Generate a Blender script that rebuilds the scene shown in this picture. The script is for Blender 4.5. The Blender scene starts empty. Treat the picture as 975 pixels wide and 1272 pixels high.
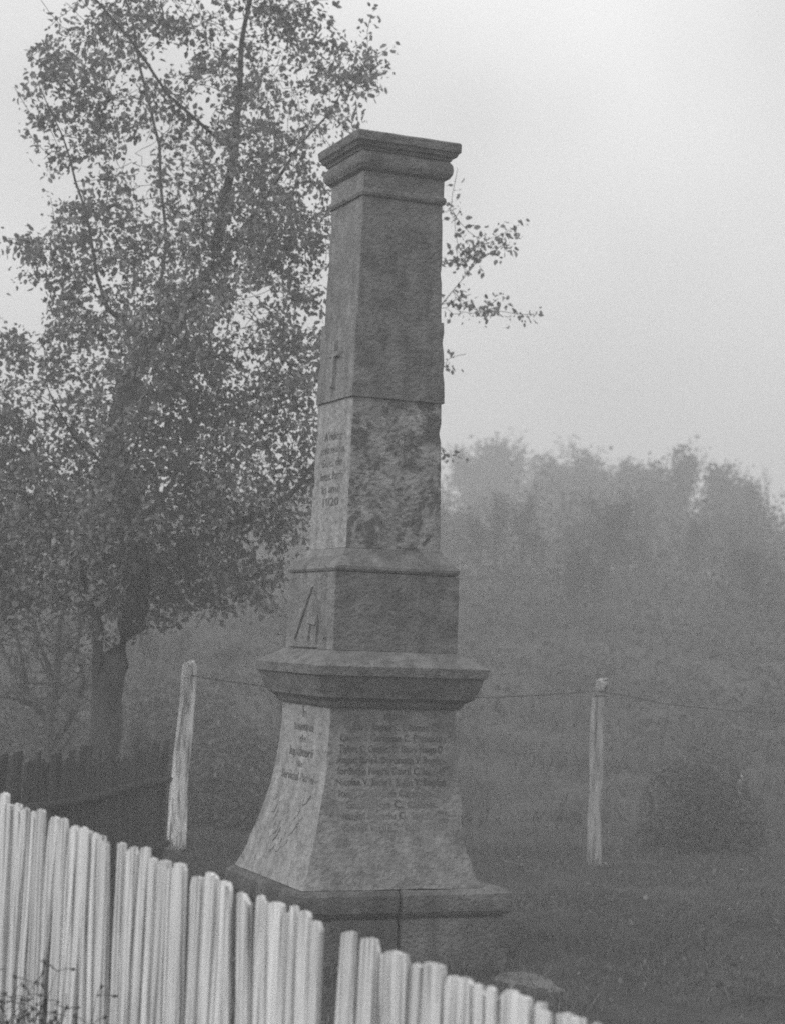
import bpy, bmesh, math, random
import numpy as np
from mathutils import Vector, Matrix, noise

R = math.radians
scn = bpy.context.scene
col = scn.collection
rng = random.Random(7)
nrg = np.random.default_rng(11)

# ------------------------------------------------------------------ camera
EYE = 1.62
CAM = Vector((0.0, -9.75, EYE))
PITCH, ROLL, YAW = R(3.737), R(2.109), R(0.523)
F_PX, W_PX, H_PX = 2352.1, 975.0, 1272.0


def unyaw(v):
    c, s = math.cos(YAW), math.sin(YAW)
    return Vector((c * v.x + s * v.y, -s * v.x + c * v.y, v.z))


_f = unyaw(Vector((0, math.cos(PITCH), math.sin(PITCH))))
_r0 = unyaw(Vector((1, 0, 0)))
_u0 = unyaw(Vector((0, -math.sin(PITCH), math.cos(PITCH))))
_r = math.cos(ROLL) * _r0 + math.sin(ROLL) * _u0
_u = -math.sin(ROLL) * _r0 + math.cos(ROLL) * _u0
cam_d = bpy.data.cameras.new('camera')
cam = bpy.data.objects.new('camera', cam_d)
col.objects.link(cam)
cam.matrix_world = Matrix(((_r.x, _u.x, -_f.x, CAM.x), (_r.y, _u.y, -_f.y, CAM.y), (_r.z, _u.z, -_f.z, CAM.z), (0, 0, 0, 1)))
cam_d.sensor_fit = 'VERTICAL'
cam_d.sensor_height = 36.0
cam_d.lens = 36.0 * F_PX / H_PX
cam_d.clip_start = 0.1
cam_d.clip_end = 2000
cam_d.dof.use_dof = True
cam_d.dof.focus_distance = 9.3
cam_d.dof.aperture_fstop = 2.9
scn.camera = cam


def at(px, py, depth):
    """world point seen at a photograph pixel, `depth` metres along the horizontal view direction"""
    d = _f + _r * ((px - W_PX / 2) / F_PX) - _u * ((py - H_PX / 2) / F_PX)
    h = unyaw(Vector((0, 1, 0)))
    return CAM + d * (depth / d.dot(h))


# ------------------------------------------------------------------ light
SUN_EL, SUN_AZ = R(34), R(238)          # azimuth clockwise from +Y: soft light from the left front
world = bpy.data.worlds.new('World')
scn.world = world
world.use_nodes = True
nt = world.node_tree
nt.nodes.clear()
sky = nt.nodes.new('ShaderNodeTexSky')
sky.sky_type = 'NISHITA'
sky.sun_disc = False
sky.sun_elevation = SUN_EL
sky.sun_rotation = SUN_AZ
sky.air_density = 1.0
sky.dust_density = 6.0
sky.ozone_density = 1.0
bw = nt.nodes.new('ShaderNodeRGBToBW')
mixw = nt.nodes.new('ShaderNodeMix')
mixw.data_type = 'FLOAT'
mixw.inputs[0].default_value = 0.75

bg = nt.nodes.new('ShaderNodeBackground')
bg.inputs['Strength'].default_value = 0.10
wo = nt.nodes.new('ShaderNodeOutputWorld')
nt.links.new(sky.outputs[0], bw.inputs[0])
nt.links.new(bw.outputs[0], mixw.inputs[2])
wtc = nt.nodes.new('ShaderNodeTexCoord')
wn = nt.nodes.new('ShaderNodeTexNoise')
wn.inputs['Scale'].default_value = 3.2
wn.inputs['Detail'].default_value = 3
wr = nt.nodes.new('ShaderNodeMapRange')
wr.inputs['From Min'].default_value = .3
wr.inputs['From Max'].default_value = .7
wr.inputs['To Min'].default_value = .80
wr.inputs['To Max'].default_value = 1.20
wm = nt.nodes.new('ShaderNodeMath')
wm.operation = 'MULTIPLY'
nt.links.new(wtc.outputs['Generated'], wn.inputs['Vector'])
# overcast luminance: horizon one third of the zenith (1 + 2 sin elevation) / 3
wsep = nt.nodes.new('ShaderNodeSeparateXYZ')
nt.links.new(wtc.outputs['Generated'], wsep.inputs[0])
wov = nt.nodes.new('ShaderNodeMapRange')
wov.inputs['From Min'].default_value = 0.0
wov.inputs['From Max'].default_value = 1.0
wov.inputs['To Min'].default_value = 22.0 / 3
wov.inputs['To Max'].default_value = 22.0
nt.links.new(wsep.outputs['Z'], wov.inputs['Value'])
nt.links.new(wov.outputs[0], mixw.inputs[3])
nt.links.new(wn.outputs['Fac'], wr.inputs['Value'])
nt.links.new(wr.outputs[0], wm.inputs[0])
nt.links.new(mixw.outputs[0], wm.inputs[1])
nt.links.new(wm.outputs[0], bg.inputs['Color'])
nt.links.new(bg.outputs[0], wo.inputs['Surface'])

sun_d = bpy.data.lights.new('sun', 'SUN')
sun_d.energy = 1.25
sun_d.angle = R(28)
sun_d.color = (1.0, 1.0, 1.0)
sun = bpy.data.objects.new('sun', sun_d)
col.objects.link(sun)
_sd = Vector((math.sin(SUN_AZ) * math.cos(SUN_EL), math.cos(SUN_AZ) * math.cos(SUN_EL), math.sin(SUN_EL)))
sun.rotation_euler = _sd.to_track_quat('Z', 'Y').to_euler()
sun.location = (-12, -14, 14)

scn.view_settings.view_transform = 'Standard'
scn.view_settings.look = 'None'
scn.view_settings.gamma = 1.0
scn.view_settings.exposure = 0.0
scn.view_settings.use_curve_mapping = False
scn.render.engine = 'CYCLES'
scn.cycles.max_bounces = 6
scn.cycles.diffuse_bounces = 3
scn.cycles.volume_bounces = 2
scn.cycles.use_denoising = False
scn.cycles.filter_width = 1.8
HAZE_DENSITY = 0.0115


# ------------------------------------------------------------------ helpers
def tag(o, label=None, cat=None, group=None, kind=None):
    if label:
        o['label'] = label
    if cat:
        o['category'] = cat
    if group:
        o['group'] = group
    if kind:
        o['kind'] = kind
    return o


def obj(name, me, mat=None, parent=None):
    if isinstance(me, bmesh.types.BMesh):
        m = bpy.data.meshes.new(name)
        me.to_mesh(m)
        me.free()
        me = m
    o = bpy.data.objects.new(name, me)
    col.objects.link(o)
    if mat is not None and not me.materials:
        me.materials.append(mat)
    if parent is not None:
        o.parent = parent
    return o


def empty(name, loc=(0, 0, 0), rz=0.0):
    o = bpy.data.objects.new(name, None)
    col.objects.link(o)
    o.location = loc
    o.rotation_euler = (0, 0, rz)
    o.empty_display_size = 0.2
    return o


def mesh_np(name, verts, faces, smooth=False):
    m = bpy.data.meshes.new(name)
    m.from_pydata([tuple(v) for v in verts], [], [tuple(f) for f in faces])
    if smooth:
        m.polygons.foreach_set('use_smooth', [True] * len(m.polygons))
    m.update()
    return m


def tris_np(name, V, k):
    """V: (n*k,3) verts, each run of k verts one polygon"""
    n = len(V) // k
    m = bpy.data.meshes.new(name)
    m.vertices.add(len(V))
    m.vertices.foreach_set('co', np.asarray(V, dtype=np.float32).ravel())
    m.loops.add(len(V))
    m.loops.foreach_set('vertex_index', np.arange(len(V), dtype=np.int32))
    m.polygons.add(n)
    m.polygons.foreach_set('loop_start', np.arange(0, len(V), k, dtype=np.int32))
    m.polygons.foreach_set('loop_total', np.full(n, k, dtype=np.int32))
    m.update(calc_edges=True)
    return m


def grey(v):
    return (v, v, v, 1.0)


def material(name, stops, scale=6.0, detail=6.0, rough=0.9, bump=0.3, bump_scale=40.0, bump_dist=0.01, stretch=(1, 1, 1),
             mott=None, rnd=0.0, streak=0.0):
    """grey procedural material: noise -> ramp, optional second blotch layer (scale, lo, hi, grey, amount), bump"""
    m = bpy.data.materials.new(name)
    m.use_nodes = True
    t = m.node_tree
    b = t.nodes['Principled BSDF']
    b.inputs['Roughness'].default_value = rough
    b.inputs['Specular IOR Level'].default_value = 0.25
    tc = t.nodes.new('ShaderNodeTexCoord')
    mp = t.nodes.new('ShaderNodeMapping')
    mp.inputs['Scale'].default_value = stretch
    t.links.new(tc.outputs['Object'], mp.inputs[0])
    vec = mp.outputs[0]
    if rnd:
        oi = t.nodes.new('ShaderNodeObjectInfo')
        ml = t.nodes.new('ShaderNodeMath')
        ml.operation = 'MULTIPLY'
        ml.inputs[1].default_value = 37.0
        t.links.new(oi.outputs['Random'], ml.inputs[0])
        t.links.new(ml.outputs[0], mp.inputs['Location'])
    n = t.nodes.new('ShaderNodeTexNoise')
    n.inputs['Scale'].default_value = scale
    n.inputs['Detail'].default_value = detail
    n.inputs['Roughness'].default_value = 0.62
    t.links.new(vec, n.inputs['Vector'])
    rp = t.nodes.new('ShaderNodeValToRGB')
    el = rp.color_ramp.elements
    el[0].position, el[0].color = stops[0][0], grey(stops[0][1])
    el[1].position, el[1].color = stops[-1][0], grey(stops[-1][1])
    for p, v in stops[1:-1]:
        e = el.new(p)
        e.color = grey(v)
    t.links.new(n.outputs['Fac'], rp.inputs[0])
    out = rp.outputs[0]
    if mott:
        sc_, lo, hi, gv, amt = mott
        n2 = t.nodes.new('ShaderNodeTexNoise')
        n2.inputs['Scale'].default_value = sc_
        n2.inputs['Detail'].default_value = 12
        n2.inputs['Roughness'].default_value = 0.78
        n2.inputs['Distortion'].default_value = 0.15
        t.links.new(vec, n2.inputs['Vector'])
        mr = t.nodes.new('ShaderNodeMapRange')
        mr.interpolation_type = 'SMOOTHSTEP'
        mr.inputs['From Min'].default_value = lo
        mr.inputs['From Max'].default_value = hi
        mr.inputs['To Max'].default_value = amt
        t.links.new(n2.outputs['Fac'], mr.inputs['Value'])
        mx = t.nodes.new('ShaderNodeMix')
        mx.data_type = 'RGBA'
        mx.inputs[7].default_value = grey(gv)
        t.links.new(mr.outputs[0], mx.inputs[0])
        t.links.new(out, mx.inputs[6])
        out = mx.outputs[2]
    if rnd:
        mr3 = t.nodes.new('ShaderNodeMapRange')
        mr3.inputs['To Min'].default_value = 1.0 - rnd
        mr3.inputs['To Max'].default_value = 1.0 + rnd
        t.links.new(oi.outputs['Random'], mr3.inputs['Value'])
        hs = t.nodes.new('ShaderNodeMix')
        hs.data_type = 'RGBA'
        hs.blend_type = 'MULTIPLY'
        hs.inputs[0].default_value = 1.0
        t.links.new(out, hs.inputs[6])
        t.links.new(mr3.outputs[0], hs.inputs[7])
        out = hs.outputs[2]
    if streak:
        mp2 = t.nodes.new('ShaderNodeMapping')
        mp2.inputs['Scale'].default_value = (16, 16, 1.3)
        t.links.new(tc.outputs['Object'], mp2.inputs[0])
        n4 = t.nodes.new('ShaderNodeTexNoise')
        n4.inputs['Scale'].default_value = 1.0
        n4.inputs['Detail'].default_value = 7
        t.links.new(mp2.outputs[0], n4.inputs['Vector'])
        mr4 = t.nodes.new('ShaderNodeMapRange')
        mr4.inputs['From Min'].default_value = .35
        mr4.inputs['From Max'].default_value = .65
        mr4.inputs['To Min'].default_value = 1 - streak
        mr4.inputs['To Max'].default_value = 1 + streak
        t.links.new(n4.outputs['Fac'], mr4.inputs['Value'])
        sm = t.nodes.new('ShaderNodeMix')
        sm.data_type = 'RGBA'
        sm.blend_type = 'MULTIPLY'
        sm.inputs[0].default_value = 1.0
        t.links.new(out, sm.inputs[6])
        t.links.new(mr4.outputs[0], sm.inputs[7])
        out = sm.outputs[2]
    t.links.new(out, b.inputs['Base Color'])
    if bump:
        n3 = t.nodes.new('ShaderNodeTexNoise')
        n3.inputs['Scale'].default_value = bump_scale
        n3.inputs['Detail'].default_value = 5
        t.links.new(vec, n3.inputs['Vector'])
        bp = t.nodes.new('ShaderNodeBump')
        bp.inputs['Strength'].default_value = bump
        bp.inputs['Distance'].default_value = bump_dist
        t.links.new(n3.outputs['Fac'], bp.inputs['Height'])
        t.links.new(bp.outputs[0], b.inputs['Normal'])
    return m


def leaf_material(name, lo, hi, trans=0.35):
    m = bpy.data.materials.new(name)
    m.use_nodes = True
    t = m.node_tree
    b = t.nodes['Principled BSDF']
    b.inputs['Roughness'].default_value = 0.65
    b.inputs['Specular IOR Level'].default_value = 0.3
    g = t.nodes.new('ShaderNodeNewGeometry')
    mr = t.nodes.new('ShaderNodeMapRange')
    mr.inputs['To Min'].default_value = lo
    mr.inputs['To Max'].default_value = hi
    t.links.new(g.outputs['Random Per Island'], mr.inputs['Value'])
    t.links.new(mr.outputs[0], b.inputs['Base Color'])
    tr = t.nodes.new('ShaderNodeBsdfTranslucent')
    t.links.new(mr.outputs[0], tr.inputs['Color'])
    mx = t.nodes.new('ShaderNodeMixShader')
    mx.inputs[0].default_value = trans
    t.links.new(b.outputs[0], mx.inputs[1])
    t.links.new(tr.outputs[0], mx.inputs[2])
    t.links.new(mx.outputs[0], t.nodes['Material Output'].inputs['Surface'])
    return m


M = {}
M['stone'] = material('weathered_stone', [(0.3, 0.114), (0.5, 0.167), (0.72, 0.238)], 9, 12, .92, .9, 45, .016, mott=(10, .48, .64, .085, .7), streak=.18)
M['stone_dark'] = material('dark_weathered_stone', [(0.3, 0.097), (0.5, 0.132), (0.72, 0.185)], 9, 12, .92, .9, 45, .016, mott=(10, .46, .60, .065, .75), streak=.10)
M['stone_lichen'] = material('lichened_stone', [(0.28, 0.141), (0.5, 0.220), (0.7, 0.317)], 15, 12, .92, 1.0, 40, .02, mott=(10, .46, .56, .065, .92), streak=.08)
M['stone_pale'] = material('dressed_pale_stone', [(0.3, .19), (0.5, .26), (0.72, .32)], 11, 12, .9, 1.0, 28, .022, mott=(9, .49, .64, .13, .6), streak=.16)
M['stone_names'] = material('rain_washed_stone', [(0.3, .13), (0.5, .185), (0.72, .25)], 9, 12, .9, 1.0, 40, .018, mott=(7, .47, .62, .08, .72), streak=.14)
M['stone_plinth'] = material('shaded_plinth_stone', [(0.3, 0.053), (0.5, 0.088), (0.72, 0.141)], 7, 12, .95, .9, 45, .02, mott=(8, .46, .66, .05, .7), streak=.2)  # darker copy of the plinth stone, shadow on the left block put into colour
M['stone_plinth_pale'] = material('pale_plinth_stone', [(0.3, 0.079), (0.5, 0.123), (0.72, 0.176)], 7, 12, .95, .9, 45, .02, mott=(8, .46, .66, .06, .6), streak=.2)
M['letter'] = material('faded_black_lettering', [(0.38, .035), (0.52, .07), (0.64, .16)], 8, 6, .9, 0)
M['letter_worn'] = material('nearly_vanished_lettering', [(0.40, .06), (0.5, .12), (0.60, .185)], 14, 6, .9, 0)
M['letter_pale'] = material('faded_grey_lettering', [(0.38, .06), (0.5, .11), (0.60, .22)], 9, 6, .9, 0)
M['picket'] = material('bleached_split_wood', [(0.35, .10), (0.43, .44), (0.52, .68), (0.7, .76)], 9, 12, .88, 1.0, 9, .014, (12, 12, .13), mott=(5, .54, .66, .20, .6), rnd=.16)
M['dark_wood'] = material('dark_old_wood', [(0.3, .022), (0.5, .04), (0.75, .085)], 8, 6, .9, .5, 16, .006, (5, 5, .4), rnd=.25)
M['post'] = material('debarked_post', [(0.36, .10), (0.43, .42), (0.54, .85)], 4, 9, .85, .9, 14, .012, (8, 8, .9))
M['post_dull'] = material('dull_post', [(0.36, .12), (0.48, .30), (0.62, .42)], 4, 9, .85, .9, 14, .012, (8, 8, .9))
M['wire'] = material('rusty_wire', [(0.3, .04), (0.7, .09)], 60, 2, .7, 0)
M['bark'] = material('pear_bark', [(0.3, .035), (0.5, .06), (0.75, .11)], 14, 8, .95, .8, 30, .02, (1, 1, .4))
M['far_bark'] = material('grey_bark', [(0.3, .04), (0.7, .09)], 10, 4, .95, 0)
M['leaf'] = leaf_material('pear_leaves', .10, .28, .40)
M['far_leaf'] = leaf_material('withered_leaves', .03, .065, .2)
M['bush_leaf'] = leaf_material('dull_bush_leaves', .07, .12, .2)
M['ground'] = material('dark_trodden_grass', [(0.28, .018), (0.5, .033), (0.72, .065)], 1.6, 10, 1.0, .8, 26, .03, mott=(6, .5, .7, .08, .5))
M['grass'] = leaf_material('short_grass', .05, .16, .3)
M['bank_grass'] = leaf_material('coarse_bank_grass', .02, .06, .2)
M['litter'] = leaf_material('fallen_leaf', .07, .17, .2)
M['rock'] = material('flat_stone', [(0.3, .07), (0.7, .14)], 8, 8, .9, .5, 40, .01)

# ------------------------------------------------------------------ ground


def sstep(a, b, x):
    t = np.clip((x - a) / (b - a), 0, 1)
    return t * t * (3 - 2 * t)


def gz(x, y):
    x = np.asarray(x, float)
    y = np.asarray(y, float)
    z = np.zeros_like(x + y)
    z = z + 0.24 * sstep(-0.2, -1.8, x) * sstep(-2.2, -3.4, y)            # bank at the left end of the fence
    z = z - 0.12 * sstep(-0.6, 0.9, x) * sstep(-3.0, -5.0, y)
    z = z - 0.22 * sstep(4.6, 6.6, y)                                        # ground falls away behind the wire fence
    z = z + 3.0 * sstep(5.6, 34, y) + 0.016 * np.clip(y - 30, 0, 400)      # bank rising into the fog
    z = z + .12 * np.sin(x * .9 + .4 * y) * np.sin(.7 * y + 1.1) * sstep(7, 12, y)
    z = z + .25 * np.sin(x * .13 + 1.0) * sstep(14, 30, y)
    z = z + .035 * np.sin(1.9 * x + .7 * y) * np.sin(1.3 * y - .6 * x + 1) * sstep(-2.0, 0.5, np.hypot(x, y) - 1.2)
    z = z + .018 * np.sin(5.1 * x + 2.3) * np.sin(4.3 * y + .4) * sstep(0.0, 0.5, np.hypot(x, y) - 1.0)
    return z


def g1(x, y):
    return float(gz(x, y))


xs = np.concatenate([np.linspace(-400, -42, 18), np.linspace(-40, -8, 24), np.linspace(-7.5, 7.5, 121), np.linspace(8, 40, 24), np.linspace(42, 400, 18)])
ys = np.concatenate([np.linspace(-60, -12, 14), np.linspace(-11.5, 14, 170), np.linspace(14.6, 60, 60), np.linspace(64, 800, 24)])
X, Y = np.meshgrid(xs, ys)
Z = gz(X, Y)
V = np.stack([X, Y, Z], -1).reshape(-1, 3)
nx = len(xs)
F = [(j * nx + i, j * nx + i + 1, (j + 1) * nx + i + 1, (j + 1) * nx + i) for j in range(len(ys) - 1) for i in range(nx - 1)]
tag(obj('ground', mesh_np('ground', V, F, True), M['ground']), kind='structure')

# ------------------------------------------------------------------ monument
AXROT = R(22.5)
S2 = 1.5 / math.sqrt(2.0)            # half diagonal (survey units) -> half side in metres


def zz(v):
    return EYE + 1.5 * v


def loft(profile, sides=(1, 1, 1, 1), rect=None, rad=.006, seg=10, jit=.0018, cap=True, seed=0.0, chip=0.022):
    """stacked rounded rectangles; profile = [(z, half side or outset)]; rect=(x0,x1,y0,y1) makes the second value an outset applied on sides (x0,x1,y0,y1)"""
    bm = bmesh.new()
    rings = []
    # densify
    prof = []
    for (z0, a0), (z1, a1) in zip(profile[:-1], profile[1:]):
        n = max(1, int(math.hypot(z1 - z0, a1 - a0) / .05))
        for k in range(n):
            t = k / n
            prof.append((z0 + (z1 - z0) * t, a0 + (a1 - a0) * t))
    prof.append(profile[-1])
    for z, a in prof:
        if rect:
            x0, x1, y0, y1 = rect
            x0 -= a * sides[0]
            x1 += a * sides[1]
            y0 -= a * sides[2]
            y1 += a * sides[3]
        else:
            x0, x1, y0, y1 = -a, a, -a, a
        pts = []
        cs = [(x0, y0, math.pi), (x1, y0, 1.5 * math.pi), (x1, y1, 0), (x0, y1, .5 * math.pi)]
        ins = [(1, 1), (-1, 1), (-1, -1), (1, -1)]
        arcs = []
        for (cx, cy, a0), (ix, iy) in zip(cs, ins):
            arc = []
            for k in range(3):
                th = a0 + k * math.pi / 4
                arc.append((cx + ix * rad + rad * math.cos(th), cy + iy * rad + rad * math.sin(th)))
            arcs.append(arc)
        for q in range(4):
            pts += arcs[q]
            p, r_ = arcs[q][-1], arcs[(q + 1) % 4][0]
            for k in range(1, seg):
                t = k / seg
                pts.append((p[0] + (r_[0] - p[0]) * t, p[1] + (r_[1] - p[1]) * t))
        ring = []
        cxm, cym = (x0 + x1) / 2, (y0 + y1) / 2
        for i, (x, y) in enumerate(pts):
            p = Vector((x * 9, y * 9, z * 9 + seed))
            d = noise.noise(p) * jit + noise.noise(p * 3.1) * jit * .5
            corner = (i % (seg + 2)) < 3
            if corner:
                c = noise.noise(Vector((x * 5 + 9, y * 5, z * 13 + seed)))
                d -= max(0, c - .1) * chip
            v = Vector((x - cxm, y - cym, 0))
            if v.length > 1e-6:
                v.normalize()
            ring.append(bm.verts.new((x + v.x * d, y + v.y * d, z + noise.noise(p * 1.7 + Vector((5, 5, 5))) * jit)))
        rings.append(ring)
    n = len(rings[0])
    for a, b in zip(rings[:-1], rings[1:]):
        for i in range(n):
            f = bm.faces.new((a[i], a[(i + 1) % n], b[(i + 1) % n], b[i]))
            f.smooth = True
    if cap:
        bm.faces.new(list(reversed(rings[0])))
        bm.faces.new(rings[-1])
    bm.normal_update()
    for e_ in bm.edges:
        if len(e_.link_faces) == 2 and e_.calc_face_angle(0) > R(24):
            e_.smooth = False
    return bm


mon = empty('war_memorial', (0, 0, 0), AXROT)
tag(mon, 'tall tapering stone war memorial with stepped pedestal, carved names and moulded cap', 'monument')


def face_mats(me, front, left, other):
    """different stone materials on the sides of one block, the left lightest"""
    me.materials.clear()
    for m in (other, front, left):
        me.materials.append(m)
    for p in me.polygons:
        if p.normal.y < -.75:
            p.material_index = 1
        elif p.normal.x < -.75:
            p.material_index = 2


def stone(name, profile, mat, front=None, left=None, **k):
    o = obj(name, loft(profile, **k), mat, mon)
    if front or left:
        face_mats(o.data, front or mat, left or mat, mat)
    return o


def hz(pairs):
    return [(zz(z) if rel else z, h * S2) for z, h, rel in pairs]


a = lambda h: h * S2
# plinth: two courses of blocks with an open joint
xs_ = .30
roll = [(-.12, .002), (.10, .001), (.235, .0), (.252, -.004), (.258, -.022), (.266, -.020), (.270, -.002), (.29, .012), (.33, .016), (.37, .010), (.388, -.006), (.393, -.03)]
A0 = a(.522) - .014
p1 = stone('plinth_block', roll, M['stone_plinth'], rect=(-A0, -.02, -A0, A0), sides=(1, 0, 1, 1), seed=3, jit=.006, rad=.02)
p2 = stone('plinth_block', roll, M['stone_plinth_pale'], rect=(-.008, A0 + .035, -A0, A0), sides=(0, 1, 1, 1), seed=8, jit=.006, rad=.02)
# flared die with the roll of names
Z0, Z1 = .396, zz(-.24)


def bell(z):
    t = max(0.0, min(1.0, (Z1 - z) / (Z1 - Z0)))
    return a(.321) + a(.165) * t ** 2.15


bp = [(Z0 + (Z1 - Z0) * k / 22, bell(Z0 + (Z1 - Z0) * k / 22)) for k in range(23)]
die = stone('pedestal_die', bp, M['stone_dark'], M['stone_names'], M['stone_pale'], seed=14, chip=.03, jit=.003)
for v in die.data.vertices:                      # broken, frost-eaten edge on the right
    if v.co.z < .92 and v.co.x > .55 * bell(v.co.z):
        k = float(sstep(.92, .50, v.co.z)) * float(sstep(.55, .95, v.co.x / bell(v.co.z)))
        v.co.x -= k * (.085 + .03 * noise.noise(v.co * 11) + .018 * noise.noise(v.co * 31))
        if v.co.y < 0:
            v.co.y += k * max(0, .03 * noise.noise(v.co * 14))
# cornice
stone('cornice', [(Z1 + .002, a(.335)), (Z1 + .012, a(.345)), (Z1 + .03, a(.352)), (Z1 + .045, a(.372)), (Z1 + .052, a(.385)),
                  (Z1 + .075, a(.390)), (Z1 + .088, a(.398)), (Z1 + .10, a(.402)), (Z1 + .125, a(.410)), (Z1 + .155, a(.420)),
                  (Z1 + .160, a(.433)), (Z1 + .205, a(.436)), (Z1 + .212, a(.430)), (zz(-.054), a(.324))], M['stone_dark'], seed=20, chip=.02)
# square block with the carved trophy
stone('trophy_block', [(zz(-.054) + .002, a(.318)), (zz(.204), a(.317))], M['stone_dark'], None, M['stone'], seed=27, chip=.014)
# sloping base moulding
zt = zz(.204)
stone('base_moulding', [(zt + .002, a(.308)), (zt + .006, a(.318)), (zt + .018, a(.324)), (zt + .032, a(.322)), (zt + .042, a(.312)), (zt + .055, a(.300)),
                        (zt + .085, a(.268)), (zz(.286), a(.250))], M['stone_dark'], None, M['stone'], seed=33)
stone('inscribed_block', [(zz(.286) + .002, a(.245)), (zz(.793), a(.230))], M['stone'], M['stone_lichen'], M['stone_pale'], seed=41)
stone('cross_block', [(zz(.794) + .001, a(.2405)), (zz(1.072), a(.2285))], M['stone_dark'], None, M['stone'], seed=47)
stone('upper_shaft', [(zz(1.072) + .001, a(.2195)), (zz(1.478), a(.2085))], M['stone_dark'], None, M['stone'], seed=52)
zc = zz(1.478)
stone('neck_bead', [(zc + .001, a(.208)), (zc + .006, a(.218)), (zc + .02, a(.2235)), (zc + .036, a(.221)), (zc + .046, a(.212)), (zc + .13, a(.212))], M['stone_dark'], None, M['stone'], seed=60)
zc2 = zc + .131
stone('capital_roll', [(zc2, a(.216)), (zc2 + .01, a(.232)), (zc2 + .03, a(.2435)), (zc2 + .052, a(.246)), (zc2 + .075, a(.243)), (zc2 + .092, a(.232)), (zc2 + .1, a(.228))], M['stone_dark'], seed=66, chip=.02)
zc3 = zc2 + .101
stone('cap_slab', [(zc3, a(.236)), (zc3 + .012, a(.240)), (zc3 + .02, a(.255)), (zc3 + .035, a(.262)), (zc3 + .042, a(.271)), (zc3 + .082, a(.272)), (zc3 + .09, a(.266)), (zc3 + .13, a(.05))], M['stone_dark'], seed=71)

# --- lettering, flat dark meshes laid on the faces in place of cutting


def text_mesh(s, size):
    c = bpy.data.curves.new('inscription', 'FONT')
    c.body = s
    c.size = size
    c.align_x = 'CENTER'
    c.resolution_u = 2
    c.offset = size * .012
    o = bpy.data.objects.new('inscription', c)
    col.objects.link(o)
    dg = bpy.context.evaluated_depsgraph_get()
    me = bpy.data.meshes.new_from_object(o.evaluated_get(dg))
    bpy.data.objects.remove(o)
    me.materials.clear()
    return me


def inscription(s, size, side, z, half, width=None, u0=0.0, sheen=1.0):
    me = text_mesh(s, size)
    xs = [v.co.x for v in me.vertices]
    w = max(xs) - min(xs)
    k = (width / w) if width else .8
    for v in me.vertices:
        u = u0 + v.co.x * k
        h = z + v.co.y
        d = half(h) + .0025
        v.co = (u, -d, h) if side == 'front' else (-d, -u, h)
    return tag(obj('inscription', me, M['letter_pale'] if side != 'front' else M['letter'] if z > .86 else M['letter_worn'], mon), kind='stuff')


z = Z1 - .055
inscription('SOLDAŢI', .036, 'front', z, bell, .105)
rows = [('Vizitiu I. Anghel C. I. Roman C.', .50), ('Ciulina I. Caraiman C. Prunescu', .545), ('Ţiglaru C. Cosmin  D. Gavril Neagu D', .555),
        ('August Ilarie I. Dorcioman V. Bogdan', .57), ('Iordache Negru Gavril C. Ioan C', .565), ('Nicolae V. Radu I. Bejan V. Bogdan', .585),
        ('Iorga Ghiţ Iacob Caraiman Gl.', .56), ('Gavril Ion C. Ghinea', .50), ('Niculai Stanciu C. Sandu Gl.', .58), ('Gavril Iosif D. Ion V. Ilie', .54)]
for s, w in rows:
    z -= .0535
    inscription(s, .050, 'front', z, bell, w * 1.0, -.012)
z = Z1 - .065
for s, w, sz, dz in (('În', .07, .066, .0), ('amintirea', .27, .062, .066), ('de', .09, .050, .058), ('luptătorii', .33, .066, .072), ('din', .09, .045, .055), ('Serviciul Patriei', .46, .060, .066)):
    z -= dz
    inscription(s, sz, 'left', z, bell, w, .0)


def b3(zv):
    t = (zv - zz(.286)) / (zz(.793) - zz(.286))
    return a(.245) + (a(.230) - a(.245)) * t


z = zz(.793) - .20
for s, w in (('A ridicat', .25), ('acest monum.', .34), ('Soc. de', .28), ('femei, Patria', .31), ('în anul', .25), ('1920', .22)):
    inscription(s, .060, 'left', z, b3, w, .01)
    z -= .068

# --- raised cross, trophy and laurel carvings on the left-hand faces


def relief(name, boxes, half, mat, thick=.014):
    """boxes: list of poly outlines (u,z) raised from the left face"""
    bm = bmesh.new()
    for k, poly in enumerate(boxes):
        top = [bm.verts.new((-(half(z_) + thick * (1 + .15 * (k % 3))), -u, z_)) for u, z_ in poly]
        cu = sum(p[0] for p in poly) / len(poly)
        cz = sum(p[1] for p in poly) / len(poly)
        bot = [bm.verts.new((-(half(z_) - .004), -(cu + (u - cu) * 1.12), cz + (z_ - cz) * 1.08)) for u, z_ in poly]
        bm.faces.new(top)
        n = len(poly)
        for i in range(n):
            bm.faces.new((top[i], bot[i], bot[(i + 1) % n], top[(i + 1) % n]))
    bmesh.ops.recalc_face_normals(bm, faces=bm.faces)
    return obj(name, bm, mat, mon)


def b2(zv):
    t = (zv - zz(.794)) / (zz(1.072) - zz(.794))
    return a(.2405) + (a(.2285) - a(.2405)) * t


zc_ = 3.02
relief('cross', [[(-.013, zc_ - .14), (.013, zc_ - .14), (.013, zc_ + .016), (.06, zc_ + .016), (.06, zc_ + .04), (.013, zc_ + .04), (.013, zc_ + .10), (-.013, zc_ + .10),
                  (-.013, zc_ + .04), (-.06, zc_ + .04), (-.06, zc_ + .016), (-.013, zc_ + .016)]], b2, M['stone'], .02)
b4 = lambda zv: a(.3175)


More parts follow.
